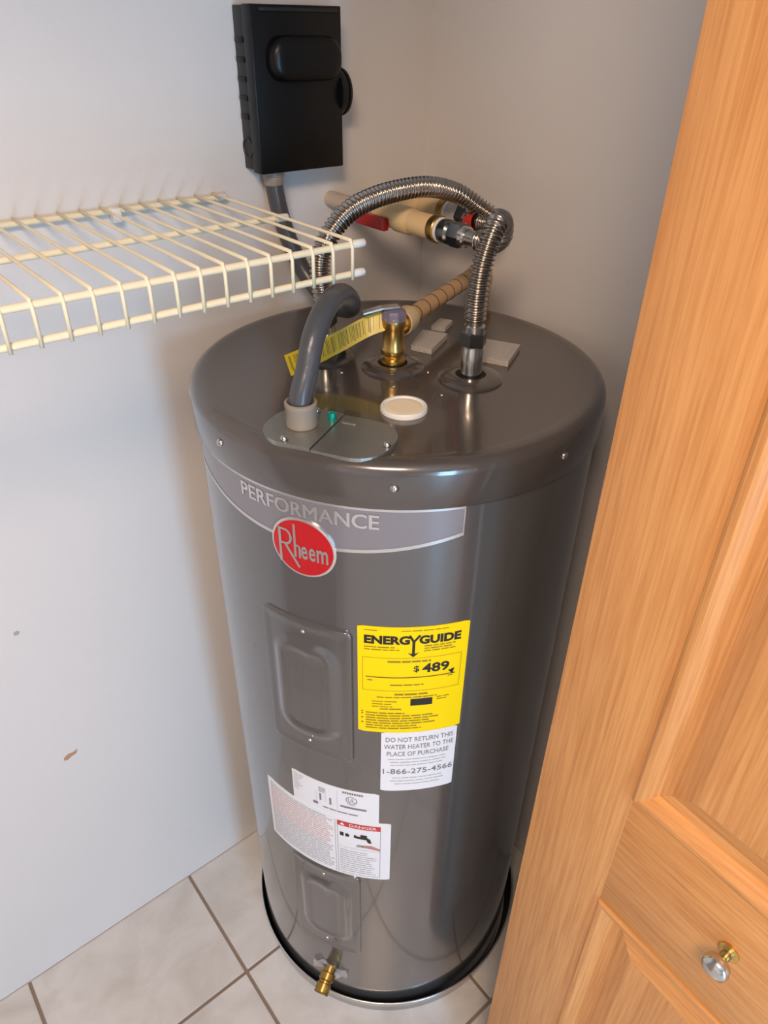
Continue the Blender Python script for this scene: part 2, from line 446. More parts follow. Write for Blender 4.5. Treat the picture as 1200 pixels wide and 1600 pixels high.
# foam plug cap
cap = build('plug_rim', *lathe([(.0270, -.001), (.0270, .004), (.0258, .0058), (.0235, .0058), (.0225, .0040)], hp(-.081, -.107), n=40), M_WHITEP, wh, angle=50)
build('plug_fill', *lathe([(.0236, .0038), (.018, .0042), (.010, .0040), (.001, .0041)], hp(-.081, -.107), n=36), M_BEIGE, cap)
# electrical cover plate in two halves
PA = math.radians(-151); pT = V(-math.sin(PA), math.cos(PA), 0); pN = V(math.cos(PA), math.sin(PA), 0)
def pl(t, n, z): return V(HX, HY, LZ) + pT*t + pN*n + V(0, 0, z)
ol = rbox_outline(.004, .212, .072, .043, .036, 10)
def clip(o, keep):
    out = []
    for (a, b_) in zip(o, o[1:]+o[:1]):
        ka, kb_ = keep(a), keep(b_)
        if ka >= 0: out.append(a)
        if ka*kb_ < 0:
            t = ka/(ka-kb_); out.append((a[0]+(b_[0]-a[0])*t, a[1]+(b_[1]-a[1])*t))
    return out
seam = lambda q: q[0]-0.001
cv_l = build('wiring_cover', *prism(clip(ol, lambda q: -seam(q)), lambda t, n: pl(t, n, 0), lambda t, n: pl(t, n, .0055)), M_GALV, wh, smooth=False)
cv_r = build('wiring_cover', *prism(clip(ol, lambda q: seam(q)-.0012), lambda t, n: pl(t, n, 0), lambda t, n: pl(t, n, .0042)), M_GALV, wh, smooth=False)
sv, sf = lathe([(.0001, .0060), (.0025, .0056), (.0040, .0035), (.0045, 0)][::-1], (0, 0, 0), n=12)
me_s2 = bpy.data.meshes.new('screw'); me_s2.from_pydata([tuple(v) for v in sv], [], sf); me_s2.materials.append(M_CHROME)
for p in me_s2.polygons: p.use_smooth = True
inst('screw', me_s2, pl(-.031, .249, .0050), cv_l); inst('screw', me_s2, pl(-.029, .169+.008, .0050), cv_l)
inst('screw', me_s2, pl(.071, .217, .0038), cv_r)
build('ground_screw', *lathe([(.0052, 0), (.0052, .006), (.0042, .009), (.0015, .010), (.001, .0085)], pl(-.0055, .187, .005), n=14), M_GREEN, cv_l, angle=40, label='green ground screw')
build('slot', *prism(rbox_outline(.014, .186, .0085, .0016, .0015, 4), lambda t, n: pl(t, n, .0040), lambda t, n: pl(t, n, .0050)), M_SILVER, cv_r, smooth=False)
# tiny rivets on the lid
for x, y in ((-.075, .02), (-.050, -.052), (.012, -.045), (-.02, -.105)):
    inst('screw', me_s2, hp(x, y, -.003), lid).scale = (.55, .55, .8)

# curved sticker tools: u in metres along the skin from az0, v is z
def az_u(az, az0): return math.radians(az-az0)*RB
def wrap(v2, az0, off): return [cyl(az0+math.degrees(u/RB), z, off) for u, z in v2]
def urect(u0, u1, v0, v1, nu=None):
    nu = nu or max(1, int(abs(u1-u0)/.006)); vs, fs = [], []
    for i in range(nu+1):
        u = u0+(u1-u0)*i/nu; vs += [(u, v0), (u, v1)]
    for i in range(nu): fs.append((2*i, 2*i+2, 2*i+3, 2*i+1))
    return vs, fs
def utext(s, u0, u1, v0, v1, bold=0.0):
    vs, fs = text2d(s, bold)
    return [(u0+x*(u1-u0), v0+y*(v1-v0)) for x, y in vs], fs
def upoly(pts): return list(pts), [tuple(range(len(pts)))]
def uline(u0, v0, u1, v1, wd):
    d = Vector((u1-u0, v1-v0)).normalized()*wd/2
    return upoly([(u0+d.y, v0-d.x), (u1+d.y, v1-d.x), (u1-d.y, v1+d.x), (u0-d.y, v0+d.x)])
def uell(cu, cv, ru, rv, n=32, a0=0, a1=360):
    return upoly([(cu+ru*math.cos(math.radians(a0+(a1-a0)*k/n)), cv+rv*math.sin(math.radians(a0+(a1-a0)*k/n))) for k in range(n)])
def print_(name, parts, m, parent, az0, off):
    v2, fs = merge(parts)
    o = build(name, wrap(v2, az0, off), fs, m, parent, smooth=False)
    if len(parts) > 12 or name in ('print', 'fine_print', 'bullet'): o['kind'] = 'stuff'
    return o
def sticker(name, u0, u1, v0, v1, m, az0, off=.0006, label=None, r=.0015):
    """thin curved sheet with edges"""
    nu = max(4, int((u1-u0)/.006)); vs, fs = [], []
    for i in range(nu+1):
        u = u0+(u1-u0)*i/nu
        c = r if i in (0, nu) else 0
        for o in (.0001, off):
            vs += [(u, v0+c, o), (u, v1-c, o)]
    for i in range(nu):
        a, b_ = 4*i, 4*i+4
        fs += [(a+2, b_+2, b_+3, a+3), (a, a+2, a+3, a+1)] if i == 0 else [(a+2, b_+2, b_+3, a+3)]
        fs += [(a, b_, b_+2, a+2), (a+1, a+3, b_+3, b_+1)]
    e = 4*nu; fs.append((e, e+1, e+3, e+2))
    return build(name, [cyl(az0+math.degrees(u/RB), z, o) for u, z, o in vs], fs, m, wh, smooth=False, label=label)
def textlines(u0, u1, v1, n, pitch, h, ragged=.2, center=False):
    out = []
    for i in range(n):
        v = v1-i*pitch; cut = random.random()*ragged*(u1-u0)
        a, b_ = (u0+cut/2, u1-cut/2) if center else (u0, u1-cut)
        x = a
        while x < b_-.002:
            wlen = random.uniform(.006, .016); out.append(urect(x, min(x+wlen, b_), v-h, v)); x += wlen+.0014
    return out

# band with PERFORMANCE
A0 = -154.0
nb = 80; UL, UR = az_u(-197, A0), az_u(-113.8, A0)
def vbot(u): return 1.106 + .028*((u-.004)/.19)**2
def vtop(u): return 1.1695
def bandstrip(f0, f1, u0=UL, u1=UR, n=nb):
    vs, fs = [], []
    for i in range(n+1):
        u = u0+(u1-u0)*i/n; vs += [(u, f0(u)), (u, f1(u))]
    for i in range(n): fs.append((2*i, 2*i+2, 2*i+3, 2*i+1))
    return vs, fs
v2, fs = bandstrip(vbot, vtop)
band = build('name_band', wrap(v2, A0, .0006), fs, M_BAND, wh, smooth=True, label='silver grey band printed PERFORMANCE')
print_('band_border', [bandstrip(lambda u: vbot(u), lambda u: vbot(u)+.0045), bandstrip(lambda u: vtop(u)-.004, lambda u: vtop(u)),
        bandstrip(vbot, vtop, UR-.0015, UR, 1), bandstrip(vbot, vtop, UL, UL+.0015, 1)], M_SILVER, band, A0, .0010)
cps = []
for q, (k, j) in enumerate([(0, 0), (-1, -1), (1, -1), (-1, 1), (1, 1)]):      # strokes thickened by stacked copies
    tv2, tf2 = utext('PERFORMANCE', az_u(-171.9, A0)+k*.0005, az_u(-134.1, A0)+k*.0005, 1.1425+j*.0003, 1.1605+j*.0003)
    cps.append((wrap(tv2, A0, .0011+.00005*q), tf2))
build('lettering', *merge(cps), M_SILVER, band, smooth=False)
# round badge
BA, BZ = -153.2, 1.102
def disc(ru, rv, o, n=64): return [(ru*math.cos(2*PI*k/n), BZ+rv*math.sin(2*PI*k/n), o) for k in range(n)]
def badge_part(name, rings, m, parent, label=None):
    n = len(rings[0]); vs = [cyl(BA+math.degrees(u/RB), z, o) for r in rings for u, z, o in r]
    fs = [(i*n+k, i*n+(k+1) % n, (i+1)*n+(k+1) % n, (i+1)*n+k) for i in range(len(rings)-1) for k in range(n)]
    c = len(vs); vs.append(cyl(BA, BZ, rings[-1][0][2])); L0 = (len(rings)-1)*n
    fs += [(L0+k, L0+(k+1) % n, c) for k in range(n)]
    return build(name, vs, fs, m, parent, smooth=True, angle=40, label=label)
badge = badge_part('badge', [disc(.0405, .0395, .0002), disc(.0405, .0395, .0024), disc(.0395, .0385, .0030), disc(.030, .030, .0030), disc(.016, .016, .0030)], M_SILVER, wh, 'round red badge lettered Rheem')
badge_part('badge_face', [disc(.0375, .0365, .0028), disc(.0375, .0365, .0034), disc(.030, .030, .0034), disc(.016, .016, .0034)], M_BADGE, badge)
def b_(u, v): return (u, BZ+v)
lt_parts = []
ZB = BZ
lt_parts += [utext('e', -.0010, .0070, ZB-.014, ZB+.004, .02), utext('e', .0085, .0165, ZB-.014, ZB+.004, .02), utext('m', .0180, .0315, ZB-.0140, ZB+.004, .02)]
lt_parts += [uline(-.0085, ZB-.014, -.0085, ZB+.031, .0030), uline(-.0028, ZB-.014, -.0028, ZB-.001, .0028)]
arc = []
def ring2(cu, cv, ru, rv, t, a0, a1, n=14):
    vs, fs = [], []
    for k in range(n+1):
        a = math.radians(a0+(a1-a0)*k/n); c, s = math.cos(a), math.sin(a)
        vs += [(cu+(ru-t)*c, cv+(rv-t)*s), (cu+ru*c, cv+rv*s)]
    for k in range(n): fs.append((2*k, 2*k+1, 2*k+3, 2*k+2) if a1 > a0 else (2*k, 2*k+2, 2*k+3, 2*k+1))
    return vs, fs
lt_parts += [ring2(-.0056, ZB-.001, .0042, .0050, .0026, 0, 180)]
lt_parts += [uline(-.0280, ZB-.026, -.0280, ZB+.0215, .0034), uline(-.0285, ZB+.0200, -.0200, ZB+.0200, .0030), uline(-.0280, ZB+.0010, -.0205, ZB+.0010, .0028),
             ring2(-.0205, ZB+.0105, .0085, .0110, .0030, -90, 90), uline(-.0215, ZB+.0010, -.0040, ZB-.0275, .0034)]
print_('lettering', lt_parts, M_SILVER, badge, BA, .0040)

# access panels as pressed sheet, height field over the skin
def panel_hf(name, azl, azr, z0, z1, label=None):
    a0 = (azl+azr)/2; hu = math.radians(azr-azl)*RB/2; hv = (z1-z0)/2; zc = (z0+z1)/2
    nu, nv = 56, 96
    sm = lambda e0, e1, x: (lambda t: t*t*(3-2*t))(max(0, min(1, (x-e0)/(e1-e0))))
    def sdf(u, v, bu, bv, r):
        qx, qy = abs(u)-bu+r, abs(v)-bv+r
        return math.hypot(max(qx, 0), max(qy, 0))+min(max(qx, qy), 0)-r
    def hfun(u, v):
        d = sdf(u, v, hu, hv, .010)
        h = -.0012+.0052*sm(.0008, -.0022, d)
        h += -.0008*sm(-.004, -.016, d)
        d2 = sdf(u, v-.002, hu*.66, hv*.70, .030)
        h += .0045*sm(.007, -.007, d2) - .0016*sm(-.010, -.020, d2)
        h += .0016*math.exp(-((u-.008)**2/.00010+(v-.075)**2/.00014))
        return h
    us = sorted(set([-hu-.001+(2*hu+.002)*i/nu for i in range(nu+1)]+[s*(hu-k*.0008) for s in (-1, 1) for k in range(-1, 5)]))
    vv = sorted(set([-hv-.001+(2*hv+.002)*i/nv for i in range(nv+1)]+[s*(hv-k*.0008) for s in (-1, 1) for k in range(-1, 5)]))
    vs = [cyl(a0+math.degrees(u/RB), zc+v, hfun(u, v)) for u in us for v in vv]
    n = len(vv)
    fs = [(i*n+j, (i+1)*n+j, (i+1)*n+j+1, i*n+j+1) for i in range(len(us)-1) for j in range(n-1)]
    o = build(name, vs, fs, M_BODY, wh, label=label)
    a = math.radians(a0)
    for v in (hv*.86, -hv*.80):
        inst('screw', me_screw, cyl(a0, zc+v, .0024), o, (0, 0, a)).scale = (.8, .62, .62)
    return o
panel_hf('access_panel', -168.6, -140.6, .748, .991)
panel_hf('access_panel', -166.6, -139.0, .212, .462)

# yellow energy label
E0 = -124.4
eu = lambda az: az_u(az, E0)
EL, ER, EB, ET = eu(-139.4), eu(-109.6), .8175, 1.0035
eg = sticker('energy_label', EL, ER, EB, ET, M_YELLOW, E0, label='yellow ENERGYGUIDE label reading $489')
ink = [utext('ENERG', EL+.008, EL+.0625, .976, .990, .05), utext('GUIDE', EL+.0735, EL+.125, .976, .990, .05),
       uline(EL+.0620, .9905, EL+.0672, .980, .0030), uline(EL+.0745, .9905, EL+.0672, .980, .0030), uline(EL+.0672, .981, EL+.0672, .960, .0034),
       upoly([(EL+.0672, .9550), (EL+.0742, .9625), (EL+.0672, .9600), (EL+.0602, .9625)]),
       utext('$', EL+.0685, EL+.0755, .9285, .9400, .015), utext('489', EL+.0790, EL+.1130, .9270, .9430, .030),
       urect(EL+.010, EL+.1215, .9195, .9208), upoly([(EL+.1120, .9262), (EL+.1200, .9290), (EL+.1185, .9206), (EL+.1165, .9206)]),
       urect(EL+.0665, EL+.0945, .8690, .8815)]
print_('print', ink, M_INK, eg, E0, .0010)
tl = textlines
faint = tl(EL+.008, EL+.028, .9985, 1, .003, .0014) + tl(EL+.052, EL+.118, .9985, 1, .003, .0014)
faint += tl(EL+.008, EL+.056, .9720, 2, .0042, .0018, .3) + tl(EL+.080, EL+.122, .9735, 3, .0040, .0018, .5)
faint += [urect(EL+.006, EL+.128, .9530, .9536), urect(EL+.006, EL+.128, .8960, .8966), urect(EL+.006, EL+.0066, .8960, .9530), urect(EL+.1274, EL+.128, .8960, .9530)]
faint += tl(EL+.0365, EL+.100, .9490, 1, .003, .0030) + tl(EL+.012, EL+.019, .9155, 1, .003, .0020) + tl(EL+.112, EL+.120, .9180, 1, .003, .0020)
faint += tl(EL+.040, EL+.082, .9080, 1, .003, .0022) + tl(EL+.046, EL+.088, .8915, 1, .003, .0030) + tl(EL+.024, EL+.112, .8855, 1, .003, .0020)
faint += tl(EL+.018, EL+.055, .8775, 3, .0048, .0016, .4) + tl(EL+.1, EL+.116, .8820, 2, .004, .0016, .4) + tl(EL+.028, EL+.064, .8640, 1, .003, .0022)
faint += tl(EL+.010, EL+.108, .8560, 7, .0048, .0022, .5)
print_('fine_print', faint, M_INKY, eg, E0, .00095)
print_('bullet', [uell(EL+.0055, z, .0013, .0013, 10) for z in (.8565, .8525, .8445, .8355)], M_INKYD, eg, E0, .0010)

# white return notice under the yellow label
W0 = -121.5
wu = lambda az: az_u(az, W0)
WL, WR, WB, WT = wu(-132.7), wu(-110.2), .6935, .8172
wn = sticker('return_notice', WL, WR, WB, WT, M_WHITE, W0, label='white notice reading DO NOT RETURN THIS WATER HEATER')
WW = WR-WL
print_('print', [utext('DO NOT RETURN THIS', WL+.006, WR-.005, .7985, .8075, .004), utext('WATER HEATER TO THE', WL+.004, WR-.004, .7840, .7930, .004), utext('PLACE OF PURCHASE', WL+.008, WR-.010, .7695, .7785, .004),
                 utext('1-866-275-4566', WL+.003, WR-.002, .7310, .7420, .006)], M_INKG, wn, W0, .0010)
print_('fine_print', tl(WL+.005, WR-.006, .7630, 3, .0062, .0016, .35, True)+tl(WL+.004, WR-.004, .7230, 3, .0066, .0016, .35, True), M_INKL, wn, W0, .00095)

# rating plate sticker
R0 = -148.4
ru_ = lambda az: az_u(az, R0)
RL_, RR_, RB_, RT_ = ru_(-163.2), ru_(-133.0), .6080, .6830
rp = sticker('rating_label', RL_, RR_, RB_, RT_, M_WHITE, R0, label='white rating sticker with small grey print')
ink = []
for k in range(3):
    uo = RL_+.046; ink += tl(uo, uo+.014-.002*k, .6700-.004*k, 1, .004, .0014, .1)
ink += [urect(RL_+.0835+.0035*k, RL_+.0850+.0035*k+.001, .6735, .6780) for k in range(9)]
ink += [urect(RL_+.036, RL_+.044, .6270, .6330), urect(RL_+.080, RL_+.119, .6400, .6440), urect(RL_+.047, RL_+.050, .6400, .6560), urect(RL_+.063, RL_+.066, .6370, .6530),
        ring2(RL_+.097, .6600, .0085, .0085, .0012, 0, 360, 28), utext('UL', RL_+.0920, RL_+.1020, .6560, .6640, .01)]
ink += tl(RL_+.052, RL_+.112, .6275, 1, .004, .0022, .05)
print_('print', ink, M_INKG, rp, R0, .0010)
print_('fine_print', tl(RL_+.003, RL_+.022, .6770, 8, .0050, .0016, .6)+[urect(RL_+.075, RL_+.0755, .630, .676), urect(RL_+.0415, RL_+.042, .634, .660), urect(RL_+.0565, RL_+.057, .640, .662)]+tl(RL_+.09, RL_+.104, .6500, 1, .003, .0014, .1), M_INKL, rp, R0, .00095)

# big warning label with scald picture
D0 = -152.5
du = lambda az: az_u(az, D0)
DL, DR, DB, DT_ = du(-176.4), du(-129.0), .4640, .6135
wnl = sticker('scald_warning_label', DL, DR, DB, DT_, M_WHITE, D0, .0009, label='wide white safety label with red headings and a hand under a tap')
DV = du(-147.6)
pk, gy = [], []
for i in range(24):
    v = .6050-i*.0056; tgt = pk if (2 <= i <= 11 and i != 6) else gy
    tgt += tl(DL+.006, DV-.003, v, 1, .005, .0026 if tgt is pk else .0022, .10)
print_('red_print', pk, M_PINK, wnl, D0, .00125)
print_('grey_print', gy+tl(DV+.006, du(-133)-.002, .5330, 11, .0056, .0018, .25), M_INKL, wnl, D0, .00125)
PX0, PX1 = DV+.003, du(-132.3)
print_('picture_frame', [urect(DV-.0006, DV, .468, .606, 1), urect(PX0, PX0+.0006, .470, .604, 1), urect(PX1-.0006, PX1, .470, .594, 1), urect(PX0, PX1, .4695, .4701), urect(PX0, PX1, .5400, .5404)], M_INKG, wnl, D0, .0012)
print_('danger_bar', [urect(PX0, PX1, .5935, .6055)], M_INKR, wnl, D0, .0012)
print_('danger_lettering', [utext('DANGER', PX0+.019, PX1-.006, .5965, .6030, .01), upoly([(PX0+.004, .5965), (PX0+.012, .5965), (PX0+.008, .6035)])], M_WHITE, wnl, D0, .0015)
fx = PX0
print_('tap_picture', [urect(fx+.004, fx+.010, .5680, .5775), uell(fx+.0155, .5725, .0035, .0045, 12), urect(fx+.026, fx+.030, .5695, .5765), urect(fx+.030, fx+.047, .5685, .5745), urect(fx+.036, fx+.046, .5745, .5800),
       upoly([(fx+.043, .5730), (fx+.0505, .5720), (fx+.0530, .5610), (fx+.0475, .5610)])], M_INK, wnl, D0, .0012)
print_('hand_picture', [upoly([(fx+.036, .5510), (fx+.043, .5535), (fx+.052, .5545), (fx+.0665, .5470), (fx+.0665, .5420), (fx+.052, .5460), (fx+.042, .5470)])], M_SKIN, wnl, D0, .0012)
print_('finger_lines', [uline(fx+.030, .5500, fx+.040, .5500, .0009), uline(fx+.029, .5475, fx+.041, .5480, .0009), uline(fx+.031, .5525, fx+.041, .5515, .0009)], M_INK, wnl, D0, .0013)

# drain valve
DA = math.radians(-152.6); dR = V(math.cos(DA), math.sin(DA), 0)
ax = (dR*1.0+V(0, 0, -.38)).normalized()
o0 = V(HX, HY, .120)+dR*(RB-.004)
dv = build('drain_valve', *lathe([(0.0112, 0), (0.0112, .012), (0.0144, .013), (0.0144, .024), (0.0119, .026), (0.0119, .030), (0.0137, .031), (0.0135, .033), (0.0140, .036), (0.0132, .038), (0.0140, .041), (0.0132, .043), (0.0140, .046), (0.0130, .048), (0.0100, .048), (0.0094, .040)], o0, ax, n=24), M_BRASSD, wh, angle=40, label='brass drain valve')
build('stem_slot', *lathe([(.0045, 0), (.0045, .013), (.003, .0145)], o0+ax*.019, (ax.cross(V(0, 0, 1))*.1+V(0, 0, 1)), n=12), M_BRASS, dv, angle=40)
# plastic film ring round the valve: thin creased washer
vs, fs = [], []
n = 40
for i, rr in enumerate((.012, .020, .029)):
    for k in range(n):
        a = 2*PI*k/n
        u, v = rr*math.cos(a)*1.25, rr*math.sin(a)*.75
        vs.append(cyl(-152.6+math.degrees(u/RB), .122+v, .002+ (.0025*math.sin(5*a+i)+.0015*math.sin(9*a) if i else 0)+.0012*i))
for i in range(2):
    for k in range(n): fs.append((i*n+k, i*n+(k+1) % n, (i+1)*n+(k+1) % n, (i+1)*n+k))
build('plastic_film', vs, fs, M_CLEAR, dv)

# relief valve on the lid
tv = hp(*TRV)
dirD = V(math.sin(math.radians(67.3)), math.cos(math.radians(67.3)), 0)   # outlet direction
rv = build('relief_valve', *lathe([(.0150, .003), (.0160, .006), (.0160, .012), (.0120, .014), (.0125, .017), (.0150, .020), (.0150, .026), (.0135, .029), (.0135, .052), (.0150, .055), (.0150, .066), (.0135, .070), (.006, .0715)], tv, n=36), M_BRASS, wh, angle=40, label='brass pressure relief valve')
build('outlet', *lathe([(.0115, .005), (.0115, .018), (.0155, .0185), (.0155, .027), (.0130, .0285)], tv+V(0, 0, .052), dirD, n=28), M_BRASS, rv, angle=35)
build('film_cap', *lathe([(.0160, .0625), (.0158, .067), (.0156, .071), (.0140, .0745), (.009, .0765), (.001, .077)], tv, n=9), M_BLUE, rv, smooth=False, label='violet plastic film cap')
lev = [tv+V(-.002, .002, .073), tv+V(-.030, .012, .072), tv+V(-.040, .015, .066)]
tdir = V(-.93, .37, 0).normalized(); tper = V(-tdir.y, tdir.x, 0)
vs, fs = [], []
for c, hw in ((tv+V(.006, -.002, .0775), .006), (tv+tdir*.016+V(0, 0, .0775), .006), (tv+tdir*.040+V(0, 0, .073), .0055)):
    for dz in (0, .002): vs += [c+tper*hw+V(0, 0, dz), c-tper*hw+V(0, 0, dz)]
for i in range(2):
    a = 4*i; fs += [(a, a+4, a+5, a+1), (a+2, a+3, a+7, a+6), (a, a+2, a+6, a+4), (a+1, a+5, a+7, a+3)]
fs += [(0, 1, 3, 2), (8, 10, 11, 9)]
build('lever', vs, fs, M_SILVER, rv, smooth=False)

# ------------------------------------------------------------------ yellow tag hanging from the relief valve
P = spline([tv+tdir*.010+V(0, 0, .063), V(-.330, -.266, 1.275), V(-.365, -.256, 1.261), V(-.402, -.252, 1.2515), V(-.440, -.258, 1.2500)], .002)
def ribbon(P, lo, hi, lean, thick):
    vs, fs = [], []
    for i, p in enumerate(P):
        t = (P[min(i+1, len(P)-1)]-P[max(i-1, 0)]).normalized()
        s = V(-t.y, t.x, 0).normalized()
        u = (V(0, 0, 1)+s*lean).normalized(); q = s*thick/2
        vs += [p+u*lo+q, p+u*hi+q, p+u*hi-q, p+u*lo-q]
    for i in range(len(P)-1):
        a, b_ = 4*i, 4*i+4
        for k in range(4): fs.append((a+k, a+(k+1) % 4, b_+(k+1) % 4, b_+k))
    fs += [(3, 2, 1, 0), tuple(range(4*len(P)-4, 4*len(P)))]
    return vs, fs
tg = build('warning_tag', *ribbon(P, -.0125, .0125, -.45, .0006), M_YTAG, None, smooth=False)
tag(tg, 'long yellow plastic tag strip hanging from the brass relief valve', 'tag')
# fine bar marks printed along it
parts = []
for k in range(4, len(P)-2):
    if random.random() < .72:
        parts.append(ribbon([P[k], P[k].lerp(P[k+1], random.uniform(.2, .55))], -.009+random.uniform(0, .002), .0095, -.45, .0010))
vv, ff = merge(parts)
build('print', vv, ff, M_INKYD, tg, smooth=False)['kind'] = 'stuff'

# ------------------------------------------------------------------ drain pan
PC = (-.2825, -.2790); PR = 0.2725; PH = .047
pan = thing('drain_pan', (PC[0], PC[1], 0), 'shallow round aluminium drain pan under the water heater', 'pan')
build('pan_floor', *lathe([(PR-.010, .0005), (PR-.010, .0025), (.001, .0025)], (PC[0], PC[1], 0), n=96, caps=True), M_ALU, pan, angle=40)
build('pan_wall', *lathe([(PR-.010, .0005), (PR-.003, .010), (PR, PH), (PR-.0012, PH), (PR-.0045, .010), (PR-.011, .0024)], (PC[0], PC[1], 0), n=128, caps=False), M_ALU, pan, angle=40)
rimp = [V(PC[0]+(PR+.0002)*math.cos(2*PI*k/160), PC[1]+(PR+.0002)*math.sin(2*PI*k/160), PH) for k in range(161)]
build('pan_rim', *tube(rimp, .0019, 8, False), M_ALU, pan)

# ------------------------------------------------------------------ grey foam pads lying on the lid
def pad(quad, th, label):
    vs, fs = prism(quad, lambda x, y: hp(x, y, .0002), lambda x, y: hp(x, y, th))
    o = build('foam_pad', vs, fs, M_FOAM, None, smooth=False); tag(o, label, 'foam pad', 'foam pads on the lid')
pad([(.0445, .0255), (.0555, -.0035), (.1125, .0265), (.096, .060)], .0075, 'square grey foam pad on the lid beside the brass relief valve')
pad([(.0900, -.0600), (.1055, -.0945), (.1625, -.0635), (.1405, -.0185)], .0075, 'square grey foam pad on the lid beside the upright chrome nozzle')
pad([(.118, .066), (.128, .048), (.158, .064), (.150, .082)], .0065, 'small pale foam pad on the lid under the tan discharge pipe')

# ------------------------------------------------------------------ flexible steel hoses
def corr(r0, r1, pitch, l0, l1):
    def f(s):
        if s < l0 or s > l1: return r0
        return r0+(r1-r0)*(0.5-0.5*math.cos(2*PI*(s-l0)/pitch))
    return f
def hose(pts, label, nut_dirs, plain=(.028, .020)):
    P = spline(pts, .00085); Ltot = sum((b_-a).length for a, b_ in zip(P, P[1:]))
    root = thing('flexible_hose', pts[0], label, 'hose')
    pit = .0058; l0 = plain[0]; l1 = l0+pit*int((Ltot-plain[0]-plain[1])/pit)
    build('corrugated_tube', *tube(P, corr(.0098, .0132, pit, l0, l1), 18), M_STEEL, root)
    for p, d in nut_dirs:
        hx = lathe([(.0135, -.003), (.0160, -.001), (.0160, .014), (.0130, .016), (.0125, .021)], p, d, n=6)
        build('hex_nut', *hx, M_DARKSTEEL, root, smooth=False)
        build('sleeve', *lathe([(.0128, .015), (.0128, .022), (.0105, .024)], p, d, n=24), M_CHROME, root, angle=40)
    return root
cN = hp(*COLD, .046); hN = hp(*HOT, .046)
ZP = 1.367; XA, XB = -.190, -.100
hose([cN, cN+V(0, 0, .03), V(-.2470, -.3705, 1.320), V(-.2420, -.3690, 1.355), V(-.2310, -.3680, 1.385), V(-.2160, -.3640, 1.4015), V(-.2020, -.3580, 1.3960), V(-.1950, -.3520, 1.3800), V(-.1910, -.3350, 1.3690), V(-.190, -.3100, 1.367), V(XA, -.288, ZP)],
     'corrugated steel hose looping up from the front chrome nozzle', [(cN, V(0, 0, 1)), (V(XA, -.2695, ZP), V(0, -1, 0))])
hose([hN, hN+V(0, 0, .03), V(-.3500, -.2010, 1.320), V(-.3480, -.2000, 1.348), V(-.3330, -.2000, 1.373), V(-.3060, -.2000, 1.3945), V(-.270, -.2000, 1.4060), V(-.2250, -.2010, 1.4115), V(-.1760, -.2030, 1.4110), V(-.1300, -.2080, 1.3990), V(-.1020, -.2220, 1.3810), V(-.0920, -.2420, 1.3690), V(-.0960, -.2450, 1.3640), V(XB, -.2300, 1.362), V(XB, -.214, ZP-.003)],
     'long corrugated steel hose arching over to the supply valves by the corner', [(hN, V(0, 0, 1)), (V(XB, -.1900, ZP-.002), V(0, -1, 0))], (.028, .012))

# ------------------------------------------------------------------ supply pipes with ball valves out of the left wall
def supply(x, z, yend, label, handle, k):
    root = thing('supply_pipe', (x, 0, z), label, 'pipe')
    D = V(0, -1, 0); o = V(x, 0, z)
    L = yend
    build('pipe', *lathe([(.0112, -.002), (.0112, L-.075)], o, D, n=24), M_PALEPIPE if handle else M_CPVC, root, angle=40)
    vb = build('valve_body', *lathe([(.0125, L-.150), (.0150, L-.148), (.0150, L-.112), (.0175, L-.108), (.0175, L-.082), (.0155, L-.078)], o, D, n=28), M_CPVC, root, angle=35)
    build('brass_ring', *lathe([(.0158, L-.084), (.0164, L-.083), (.0164, L-.080), (.0158, L-.079)], o, D, n=28), M_BRASS, vb, angle=40)
    build('coupling', *lathe([(.0152, L-.0785), (.0152, L-.036), (.0140, L-.034)], o, D, n=28), M_CPVC, root, angle=35)
    build('adapter_ring', *lathe([(.0165, L-.037), (.0172, L-.035), (.0172, L-.026), (.0160, L-.0245)], o, D, n=28), M_BRASSD, root, angle=35)
    build('seal_ring', *lathe([(.0150, L-.0250), (.0155, L-.0245), (.0155, L-.0205), (.0150, L-.020)], o, D, n=28), M_WHITEP, root, angle=35)
    build('union', *lathe([(.0145, L-.0205), (.0150, L-.0195), (.0150, L-.006), (.0120, L-.003), (.0115, L)], o, D, n=20), M_CLEAR if not handle else M_DARKSTEEL, root, angle=35)
    if handle:
        hpos = o+D*(L-.128)
        h = build('handle', *merge([box(x-.0235, x-.0130, -(L-.112), -(L-.178), z-.016, z+.001, .003), lathe([(.006, 0), (.006, .024)], V(x, -(L-.125), z-.007), (-1, 0, 0), n=16)]), M_RED, root, angle=40, label='red lever handle')
    return root
supply(XA, ZP, .268, 'cream supply pipe with a red valve handle out of the wall', True, 0)
bp2 = supply(XB, ZP-.002, .188, 'cream supply pipe in the corner behind the red handled one', False, 1)
build('label_wrap', *lathe([(.0136, .205), (.0136, .222)], V(XB, 0, ZP-.004), (0, -1, 0), n=18, caps=False), M_INKR, bp2)

